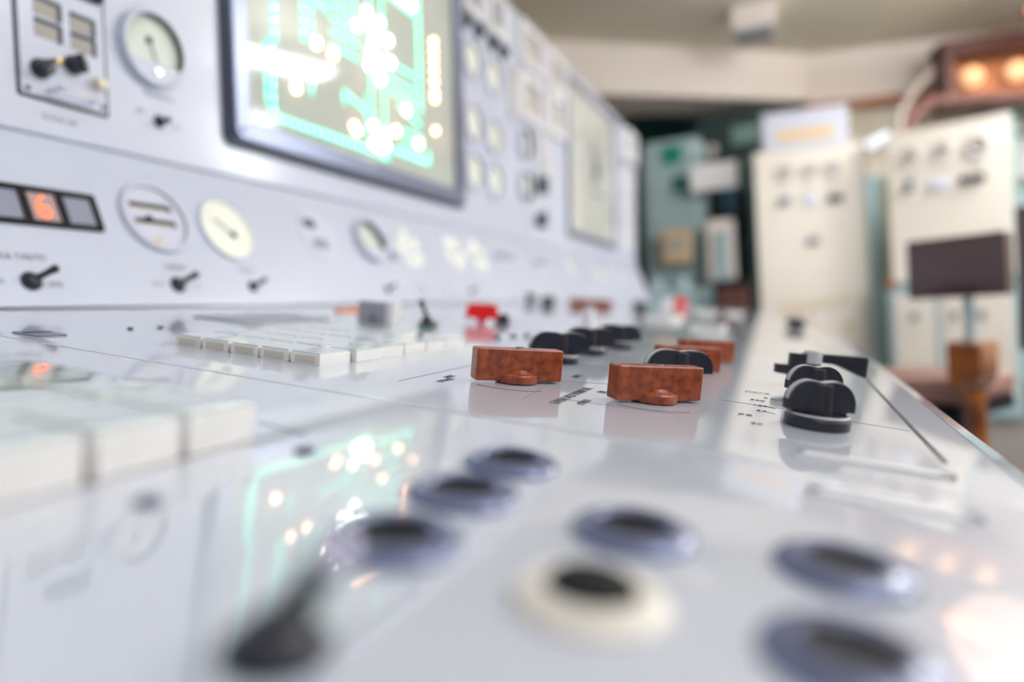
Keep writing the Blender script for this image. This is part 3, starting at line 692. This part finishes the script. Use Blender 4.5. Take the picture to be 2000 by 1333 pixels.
for u, v, l in ((-.582, .468, 'nearer tiny dark screw left of the far keypad'), (-.583, .503, 'farther tiny dark screw left of the far keypad')):
    o = thing('screw', l, 'screw', on_desk(u, v)); bm = new(); lathe(bm, [(.003, 0), (.003, .001), (.0018, .0018), (0, .002)], 18); obj('head', bm, M['gasket'], o)
    bm = new(); box(bm, .005, .0008, .0004, (0, 0, .002)); obj('slot', bm, M['black_matte'], o)
for u, v, l in ((-.181, .229, 'small grey screw between near keypad and ringed sockets'), (-.179, .152, 'small blue-grey screw in front of the near keypad')):
    o = thing('screw', l, 'screw', on_desk(u, v)); bm = new(); lathe(bm, [(.0045, 0), (.0045, .0012), (.003, .002), (0, .0022)], 18); obj('head', bm, M['slate'], o)
    bm = new(); box(bm, .007, .0010, .0004, (0, 0, .0022)); obj('slot', bm, M['black_matte'], o)
o = thing('name_plate', 'flat dark name plate at the left end of the desk seam', 'plate', on_desk(-.578, .380, 0))
bm = new(); plate(bm, rrect(.026, .034, .003), 0, .0014, .0004); obj('plate', bm, M['slate'], o)
bm = new(); box(bm, .022, .004, .0004, (0, .004, .0016)); obj('printed_strip', bm, M['ink'], o)
o = thing('flat_cover', 'flat grey cover plate set in the desk behind the far keypad', 'plate', on_desk(-.625, .70, 0))
bm = new(); plate(bm, rrect(.16, .085, .004), 0, .002, .0006); obj('plate', bm, M['grey'], o)
bm = new(); disc(bm, .004, .001, (.06, 0, .002)); obj('screw', bm, M['slate'], o)
o = thing('push_button', 'small orange-red button at the far end of the desk', 'button', on_desk(-.44, 3.0, 0))
bm = new(); lathe(bm, [(.032, 0), (.032, .03), (.026, .045), (0, .05)], 24); obj('cap', bm, M['red'], o)
bm = new(); lathe(bm, [(.042, 0), (.040, .006), (.032, .006)], 24); obj('rim', bm, M['grey'], o)
o = thing('switch_box', 'blurred white block right of the far black wing knob', 'switch', on_desk(-.42, 2.55, 0))
bm = new(); box(bm, .05, .04, .05, (0, 0, .025), .004); obj('case', bm, M['white'], o)
bm = new(); box(bm, .03, .02, .006, (0, 0, .052), .001); obj('button', bm, M['grey'], o)
G = 'far low white key blocks'
for k, (u, v) in enumerate(((-.30, 1.75), (-.30, 1.86), (-.16, 1.55), (-.30, 2.75), (-.20, 2.9))):
    o = thing('key_block', '%s flat white key block counted from the camera on the far desk' % ORD[k], 'key block', on_desk(u, v), G)
    bm = new(); box(bm, .09, .07, .012, (0, 0, .006), .002); obj('body', bm, M['key_white'], o)
    bm = new(); box(bm, .082, .062, .002, (0, 0, .0128), .0005); obj('cap', bm, M['key_mint'], o)

# ------------------------------------------------------------------ background cabinets
def cabinet(p, q, top, label, cols, low=False, depth=.5):
    p, q = Vector(p), Vector(q); d = (q - p); W = d.length; a = math.atan2(d.y, d.x); mid = (p + q) / 2
    o = thing('instrument_cabinet', label, 'cabinet', at(mid.x, mid.y, 0, math.degrees(a)), None)
    bm = new(); box(bm, W, depth, top - .0, (0, depth / 2 + .012, top / 2), .006); obj('carcass', bm, M['grey_green'], o)
    z0 = .86 if low else .10
    bm = new(); box(bm, W - .012, .012, top - z0 - .01, (0, .006, (top + z0) / 2), .004); obj('front_panel', bm, M['cream'], o)
    return o, W
def front_gauge(o, x, z, r, m='meter_grey'):
    bm = new(); lathe(bm, [(r, 0), (r, .02), (r * .9, .025), (r * .86, .02), (r * .84, .008), (0, .008)], 28, (x, 0, z), Matrix.Rotation(PI / 2, 4, 'X')); g = obj('round_meter', bm, M[m], o)
    bm = new(); box(bm, r * .9, .004, r * .10, (x - r * .1, -.012, z - r * .1), 0, Matrix.Rotation(.5, 4, 'Y')); obj('pointer', bm, M['ink'], g)
def front_box(o, name, x, z, w, h, m, d=.02):
    bm = new(); box(bm, w, d, h, (x, -d / 2, z), min(w, h, d) * .2); return obj(name, bm, M[m], o)
o, W = cabinet((-.205, 5.2), (.512, 5.3), ZC + 1.055, 'cream instrument cabinet left of the dark gap, topped by a grey sign box', 3)
for px, pz, r in ((-.16, .93, .050), (.0, .925, .046), (.145, .925, .054)):
    front_gauge(o, px, ZC + pz - .04, r); front_box(o, 'nameplate', px, ZC + pz - .14, .07, .03, 'meter_grey', .006)
front_box(o, 'selector', -.165, ZC + .69, .08, .05, 'ink_soft', .03); front_box(o, 'selector', .16, ZC + .68, .10, .05, 'ink', .03); front_box(o, 'indicator', .0, ZC + .69, .075, .09, 'plate'); front_box(o, 'selector', .01, ZC + .40, .07, .05, 'ink_soft', .03)
for k in range(5): front_box(o, 'push_button', -.20 + k * .095, ZC - .065 + .01 * k, .04, .06, 'tan', .015)
front_box(o, 'push_button', .21, ZC - .21, .04, .06, 'tan', .015)
o, W = cabinet((.607, 5.05), (1.235, 4.86), ZC + 1.02, 'cream instrument cabinet right of the dark gap, behind the brown chairs', 3, True)
for px, pz, r in ((-.19, .88, .048), (-.02, .885, .046), (.16, .875, .060)):
    front_gauge(o, px, ZC + pz - .02, r); front_box(o, 'nameplate', px, ZC + pz - .13, .06, .03, 'meter_grey', .006)
front_box(o, 'selector', -.20, ZC + .67, .045, .07, 'ink_soft', .03); front_box(o, 'selector', .13, ZC + .66, .13, .045, 'ink', .03); front_box(o, 'indicator', -.04, ZC + .66, .09, .07, 'plate')
bm = new(); box(bm, W + .02, .10, .80, (0, -.04, .42), .006); obj('lower_carcass', bm, M['pale_teal'], o)
for px, w_ in ((-.19, .22), (.13, .36)):
    bm = new(); box(bm, w_, .012, .62, (px, -.095, .47), .004); dd = obj('door', bm, M['cream'], o)
    for q in ((0,) if w_ < .3 else (-.11, .03)):
        bm = new(); box(bm, .04, .012, .05, (px + q, -.105, .64), .004); obj('latch', bm, M['ink_soft'], dd)
o = thing('cap', 'small orange-brown ball cap on the ledge of the right cream cabinet', 'cap', at(.595, 4.985, .824))
bm = new(); ball(bm, .035, (0, 0, .033), 20); obj('body', bm, M['wood'], o)
bm = new(); lathe(bm, [(.02, -.003), (.03, .0), (.028, .006), (0, .008)], 20); obj('foot', bm, M['dark_wood'], o)
# sign box on cabinet 1
o = thing('sign_box', 'pale grey sign box with a yellowish band on top of the left cream cabinet', 'sign', rel(.13, 5.36, 1.056, 6))
bm = new(); box(bm, .56, .16, .27, (0, 0, .135), .02, seg=3); obj('case', bm, M['plate'], o)
bm = new(); box(bm, .37, .006, .075, (-.0, -.082, .095), .002); obj('band', bm, mat('amber_band', rgb(226, 198, 150), .5), o, 'yellowish lettered band')
# white lamp bracket in the gap
o = thing('wall_lamp', 'bright white bracket lamp above the gap between both cream cabinets', 'lamp', rel(.585, 5.22, .985, -8))
bm = new(); box(bm, .15, .07, .07, (0, 0, .035), .02, Matrix.Rotation(rad(-20), 4, 'Y'), 3); obj('diffuser', bm, mat('bright_lamp', rgb(240, 244, 255), .4, emit=rgb(225, 235, 255), strength=1.0), o)
bm = new(); box(bm, .04, .10, .03, (0, .06, .02), .006); obj('bracket', bm, M['white'], o)
o = thing('cable_column', 'dark teal cable column in the gap between both cream cabinets', 'column', rel(.665, 6.15, -ZC, 8))
bm = new(); box(bm, .26, .12, ZC + .93, (0, 0, (ZC + .93) / 2), .01); obj('trunking', bm, M['pale_teal'], o)
bm = new(); box(bm, .10, .02, ZC + .90, (.06, -.068, (ZC + .90) / 2), .004); obj('cover_strip', bm, M['olive'], o)
# right notice with teal square
o = thing('notice_board', 'white board with a teal square emblem at the right edge', 'sign', rel(1.93, 6.84, 1.04, 11.4))
bm = new(); box(bm, .72, .03, .74, (0, 0, .21), .004); obj('board', bm, M['white'], o)
bm = new(); ring_frame(bm, .16, .20, .01, .035, 0, .006, .001); e = obj('emblem', bm, M['green_sign'], o, 'teal square emblem'); e.matrix_local = Matrix.Translation((-.13, -.016, .26)) @ Matrix.Rotation(PI / 2, 4, 'X')
o = thing('wall_panel', 'pale teal wall panel below the white board at the right edge', 'panel', rel(1.95, 6.86, -ZC, 11.4))
bm = new(); box(bm, .84, .04, 1.62, (0, 0, .81), .004); obj('sheet', bm, M['pale_teal'], o)
bm = new(); box(bm, .84, .02, .03, (0, -.025, 1.6), .004); obj('top_rail', bm, M['grey_green'], o)

# ------------------------------------------------------------------ teal corner with equipment
def rbox(name, label, cat, x, y, z0, z1, w, d, m, bev=.01, rot=0):
    o = thing(name, label, cat, rel(x, y, z0, rot)); bm = new(); box(bm, w, d, z1 - z0, (0, 0, (z1 - z0) / 2), bev, seg=4); obj('case', bm, M[m], o); return o
o = rbox('locker', 'pale teal locker with rounded top and a green sign, in the teal corner', 'locker', -.85, 5.85, -ZC, 1.36, .50, .4, 'pale_teal', .10)
bm = new(); box(bm, .16, .012, .15, (.01, -.206, ZC + 1.22), .004); obj('sign', bm, M['green_sign'], o, 'green square sign')
bm = new(); box(bm, .14, .012, .13, (.07, -.206, ZC + .98), .004); obj('sign', bm, mat('dull_green', rgb(60, 128, 120), .5), o, 'dull green sign')
o = rbox('equipment_rack', 'dark equipment rack behind the white notice in the teal corner', 'rack', -.40, 6.35, -ZC, 1.62, .62, .3, 'dark_teal')
bm = new(); box(bm, .10, .02, .5, (-.05, -.158, ZC + .75), .006); obj('navy_strip', bm, M['navy'], o, 'navy blue strip')
bm = new(); box(bm, .22, .02, .40, (.13, -.158, ZC + .75), .006); obj('dark_door', bm, M['black_matte'], o)
bm = new(); box(bm, .24, .02, .16, (.11, -.158, ZC + 1.42), .006); obj('pale_panel', bm, M['grey_green'], o)
bm = new(); box(bm, .18, .02, .30, (.17, -.158, ZC + 1.08), .03); obj('pale_cover', bm, M['grey_green'], o)
rk = o
o = thing('notice', 'blank white notice hung in front of the dark rack', 'sign', rel(-.505, 5.45, .865, 3))
bm = new(); box(bm, .345, .012, .20, (0, 0, .105), .003); obj('sheet', bm, M['white'], o)
bm = new(); tube(bm, [(0, .006, .2), (.0, .01, .31)], .01, 8); ball(bm, .04, (.0, .01, .31), 16); obj('hanger', bm, M['meter_grey'], o)
o = rbox('junction_box', 'tan junction box on the pale teal locker', 'box', -.815, 5.53, .335, .605, .235, .12, 'tan', .035)
bm = new(); box(bm, .15, .01, .12, (0, -.063, .15), .004); obj('cover', bm, M['recess'], o)
bm = new(); box(bm, .20, .06, .20, (0, .088, .13), .01); obj('back_plate', bm, M['dark_teal'], o)
o = rbox('wall_telephone', 'pale pinkish wall telephone right of the tan box', 'telephone', -.475, 5.45, .16, .64, .215, .10, 'soffit', .045)
bm = new(); box(bm, .09, .05, .42, (.005, -.06, .18), .02, seg=3); obj('handset', bm, M['pale_teal'], o, 'pale teal handset')
bm = new(); tube(bm, [(.06, -.05, .05), (.10, -.06, -.08), (.06, -.06, -.22), (.0, -.05, -.12), (-.02, -.05, .0)], .012, 10); obj('cord', bm, M['meter_grey'], o)
o = rbox('side_desk', 'pale blue side unit at the foot of the teal corner, beyond the console end', 'cabinet', -.72, 5.25, -ZC, .12, .66, .3, 'pale_teal', .03)
for x_ in (-.22, -.02):
    bm = new(); lathe(bm, [(.05, 0), (.05, .05), (.03, .09), (0, .10)], 20, (x_, -.05, ZC + .12)); obj('knob', bm, M['pale_teal'], o)
o = rbox('equipment_rack', 'black lower rack between telephone and left cream cabinet', 'rack', -.36, 4.95, -ZC, .16, .26, .1, 'black_matte')
bm = new(); box(bm, .2, .02, .2, (0, -.105, ZC + .0), .01); obj('cover', bm, M['dark_wood'], o)

# ------------------------------------------------------------------ overhead things
o = thing('ceiling_lamp', 'cream box lamp, unlit, hanging from the ceiling', 'lamp', rel(-.16, 5.35, 1.93))
bm = new(); box(bm, .30, .30, .17, (0, 0, .085), .02); obj('housing', bm, M['soffit'], o)
bm = new(); box(bm, .24, .24, .03, (0, 0, -.012), .006); obj('louvre', bm, M['grey'], o)
# warm lamp box at the upper right
o = thing('warm_lamp_box', 'dark wooden lamp box with warm glowing bulbs at upper right', 'lamp', rel(1.62, 6.30, 1.37, 8))
bm = new(); ring_frame(bm, 1.15, .46, .02, .07, 0, .26, .01); q = obj('frame', bm, M['dark_wood'], o); q.matrix_local = Matrix.Translation((.1, 0.2, .24)) @ Matrix.Rotation(PI / 2, 4, 'X')
bm = new(); box(bm, 1.06, .02, .38, (.1, .16, .24)); obj('reflector', bm, M['warm_back'], o)
for x_ in (-.25, .05, .35):
    bm = new(); ball(bm, .075, (x_, .06, .26), 20); bb = obj('bulb', bm, M['warm_glow'], o)
    bm = new(); lathe(bm, [(.03, 0), (.03, .05), (0, .05)], 16, (x_, .10, .26), Matrix.Rotation(-PI / 2, 4, 'X')); obj('bulb_base', bm, M['brass'], bb)
bm = new(); box(bm, 1.2, .30, .05, (.1, .1, .50), .01); obj('hood', bm, M['dark_wood'], o)
bm = new(); tube(bm, [rel(.78, 5.6, 1.05).to_translation(), rel(.84, 5.7, 1.22).to_translation(), rel(.98, 5.85, 1.38).to_translation(), rel(1.2, 6.0, 1.40).to_translation(), rel(1.7, 6.2, 1.39).to_translation(), rel(2.3, 6.25, 1.38).to_translation()], .04, 12)
tag(obj('cable_duct', bm, M['cable_brown']), 'thick brown cable duct arching under the warm lamp box', 'cable')
bm = new(); tube(bm, [rel(.74, 5.5, 1.03).to_translation(), rel(.78, 5.65, 1.28).to_translation(), rel(.92, 5.9, 1.50).to_translation(), rel(1.05, 6.1, 1.66).to_translation()], .022, 10)
tag(obj('cable', bm, M['cable_grey']), 'thin pale cable rising left of the brown duct to the trim', 'cable')

# ------------------------------------------------------------------ chairs
def chair(mw, label, bw, z0, z1, seat_z, arms, seat_m, bar_m, cant=0.0):
    o = thing('office_chair', label, 'chair', mw)           # faces local -Y, base on the floor
    t = bmesh.new(); bmesh.ops.create_cube(t, size=1); bmesh.ops.scale(t, vec=(bw, .055, z1 - z0), verts=t.verts)
    bmesh.ops.subdivide_edges(t, edges=t.edges, cuts=7, use_grid_fill=True)
    for v in t.verts:
        fx, fz = v.co.x / (bw / 2), v.co.z / ((z1 - z0) / 2)
        v.co.y += -.5 * v.co.x ** 2 + (-.014 * (1 - fx * fx) * (1 - fz * fz) if v.co.y < 0 else 0) + cant * v.co.z
    t.transform(Matrix.Translation((0, .27, (z0 + z1) / 2)))
    bm = new(); merge(bm, t); q = obj('backrest', bm, M['leather'], o)
    md = q.modifiers.new('bevel', 'BEVEL'); md.width = .018; md.segments = 4; md.limit_method = 'ANGLE'; md.angle_limit = rad(50)
    q.modifiers.move(1, 0)
    bm = new(); box(bm, .345, .35, .07, (0, .03, seat_z - .035), .028, seg=4); obj('seat', bm, M[seat_m], o)
    bm = new(); box(bm, .335, .34, .045, (0, .03, seat_z - .09), .012); obj('seat_pan', bm, M['black_matte'], o)
    bm = new(); tube(bm, [(0, .10, seat_z - .09), (0, .27, seat_z - .06), (0, .325, seat_z + .06), (0, .318, z1 - .06)], .016, 10); obj('back_bar', bm, M[bar_m], o)
    if arms:
        for sgn in (-1, 1):
            prof = [(-.035, 0), (.025, 0), (.038, .03), (.042, .11), (.036, .13), (-.034, .135), (-.042, .125), (-.04, .01)]
            a = new(); prism(a, [(x, z * .86) for x, z in prof], .105, .010, Matrix.Translation((sgn * .215, -.16, .552))); tt = obj('armrest', a, M['wood'], o)
            a = new(); tube(a, [(sgn * .22, -.175, .545), (sgn * .222, -.175, .43), (sgn * .225, -.17, .24)], 0, 14, [.027, .026, .023]); obj('arm_post', a, M['wood'], tt)
            a = new(); tube(a, [(sgn * .222, -.17, .455), (sgn * .14, -.10, .455), (sgn * .08, -.02, seat_z - .10)], .013, 10); obj('arm_bracket', a, M['black_matte'], o)
            a = new(); tube(a, [(sgn * .215, -.125, .63), (sgn * .19, -.06, .56), (sgn * .08, .02, .40)], .024, 8); obj('brace', a, M['black_matte'], o)
    bm = new(); tube(bm, [(0, 0, seat_z - .09), (0, 0, seat_z - .14)], .055, 16); tube(bm, [(0, 0, seat_z - .12), (0, 0, .08)], .042, 16); obj('column', bm, M['teal_post'], o, 'teal column')
    for k in range(5):
        an = 2 * PI * k / 5; bm = new(); tube(bm, [(.02 * math.cos(an), .02 * math.sin(an), .09), (.27 * math.cos(an), .27 * math.sin(an), .055)], 0, 10, [.028, .018]); lg = obj('leg', bm, M['teal_post'], o)
        bm = new(); ball(bm, .027, (.27 * math.cos(an), .27 * math.sin(an), .027), 14); obj('caster', bm, M['black_matte'], lg)
    return o
chair(at(.339, 2.309, 0, -35), 'brown leather office chair with orange-brown wooden armrests, pushed up to the desk', .285, .775, .965, .56, True, 'seat_cloth', 'pale_teal')
chair(at(1.034, 2.74, 0, 25), 'dark high-backed office chair cut by the right picture edge', .40, .57, 1.075, .50, False, 'dark_wood', 'black_matte')

# ------------------------------------------------------------------ lights
def ceiling_light(x, y, sx, sy, power, label, col=(0.94, 0.97, 1.0), rot=0):
    o = thing('ceiling_light', label, 'lamp', at(x, y, ZT - .30, rot))
    for px in (-1, 1):
        bm = new(); tube(bm, [(px * sx * .4, 0, .03), (px * sx * .4, 0, .299)], .006, 8); obj('hanger', bm, M['white'], o)
    bm = new(); ring_frame(bm, sx + .1, sy + .1, .02, .05, -.012, .05, .004); obj('frame', bm, M['white'], o)
    bm = new(); box(bm, sx, sy, .02, (0, 0, .02)); obj('diffuser', bm, M['lamp_diffuser'], o)
    ld = bpy.data.lights.new('ceiling_area', 'AREA'); ld.shape = 'RECTANGLE'; ld.size = sx; ld.size_y = sy; ld.energy = power; ld.color = col
    lo = bpy.data.objects.new('ceiling_area', ld); C.objects.link(lo); lo.location = (x, y, ZT - .32); lo.rotation_euler = (0, 0, rad(rot))
    up_fill = bpy.data.lights.new('ceiling_area', 'AREA'); up_fill.shape = 'RECTANGLE'; up_fill.size = sx; up_fill.size_y = sy; up_fill.energy = power * 1.9; up_fill.color = col  # upward fill, added to brighten ceiling and soffit
    lo = bpy.data.objects.new('ceiling_area', up_fill); C.objects.link(lo); lo.location = (x, y, ZT - .24); lo.rotation_euler = (PI, 0, rad(-rot))
def area(name, loc, target, sx, sy, power, col):
    ld = bpy.data.lights.new(name, 'AREA'); ld.shape = 'RECTANGLE'; ld.size = sx; ld.size_y = sy; ld.energy = power; ld.color = col
    lo = bpy.data.objects.new(name, ld); C.objects.link(lo); lo.location = loc
    lo.rotation_euler = (Vector(target) - Vector(loc)).to_track_quat('-Z', 'Y').to_euler(); return lo
ceiling_light(.95, -1.2, 1.3, .6, 6, 'ceiling panel light behind the camera, out of view')
ceiling_light(1.45, .9, 1.3, .6, 8, 'ceiling panel light over the desk, out of view')
ceiling_light(2.75, 2.2, .6, 1.3, 36, 'ceiling panel light right of the desk, out of view')
ceiling_light(1.97, 4.25, .32, .80, 100, 'ceiling strip light at the far right, out of view', rot=25)
area('window_daylight', (3.5, 5.4, ZC + 1.45), (-.85, 1.0, ZC + .25), .75, .75, 85, (.95, .97, 1.0))
area('hall_fill', (2.6, .4, 2.25), (-.1, 6.4, ZC + 1.45), 1.6, 1.1, 34, (1, .98, .96)).data.spread = rad(75)  # unseen fill added to brighten soffit and back cabinets, narrow spread
area('window_daylight', (3.5, .2, ZC + .8), (-.6, .6, ZC), 1.3, 1.0, 9, (.95, .97, 1.0))
# strong warm spotlight just outside the picture, next to the lamp box
o = thing('warm_spotlight', 'warm spotlight under the ceiling beside the lamp box, out of view', 'lamp', at(1.82, 5.84, ZT))
bm = new(); tube(bm, [(0, 0, 0), (0, 0, -.10)], .015, 10); lathe(bm, [(.02, -.08), (.20, -.12), (.24, -.20), (.23, -.20), (.19, -.125), (0, -.10)], 28); obj('shade', bm, M['dark_wood'], o)
bm = new(); lathe(bm, [(0, -.14), (.21, -.16), (.22, -.19), (.15, -.235), (0, -.25)], 28); obj('bulb', bm, mat('warm_spot_bulb', rgb(255, 200, 150), .5, emit=rgb(255, 158, 112), strength=3.2), o)
pl = bpy.data.lights.new('warm_spot_light', 'POINT'); pl.energy = 11; pl.color = (1, .52, .36); pl.shadow_soft_size = .3
po = bpy.data.objects.new('warm_spot_light', pl); C.objects.link(po); po.location = (1.86, 5.45, ZT - .32)
w = bpy.data.worlds.new('World'); bpy.context.scene.world = w; w.use_nodes = True
w.node_tree.nodes['Background'].inputs[0].default_value = (.8, .86, 1, 1); w.node_tree.nodes['Background'].inputs[1].default_value = 0.12

# ------------------------------------------------------------------ camera
cam = bpy.data.cameras.new('Camera'); co = bpy.data.objects.new('Camera', cam); C.objects.link(co)
cam.sensor_width = 36; cam.lens = 24.0; cam.clip_start = 0.01; cam.clip_end = 60
R = ((0.9238722, -0.0430945, -0.3802669), (0.3777584, -0.0564905, 0.9241794), (-0.0613085, -0.9974727, -0.0359107))
mw = Matrix.Identity(4)
for i in range(3): mw[i][0], mw[i][1], mw[i][2] = R[i][0], -R[i][1], -R[i][2]
mw[2][3] = ZC
co.matrix_world = mw
cam.dof.use_dof = True; cam.dof.focus_distance = 0.505; cam.dof.aperture_fstop = 1.85; cam.dof.aperture_blades = 0
sc = bpy.context.scene; sc.camera = co
sc.view_settings.view_transform = 'Standard'; sc.view_settings.look = 'None'; sc.view_settings.gamma = 1; sc.view_settings.use_curve_mapping = False
sc.view_settings.exposure = -0.85
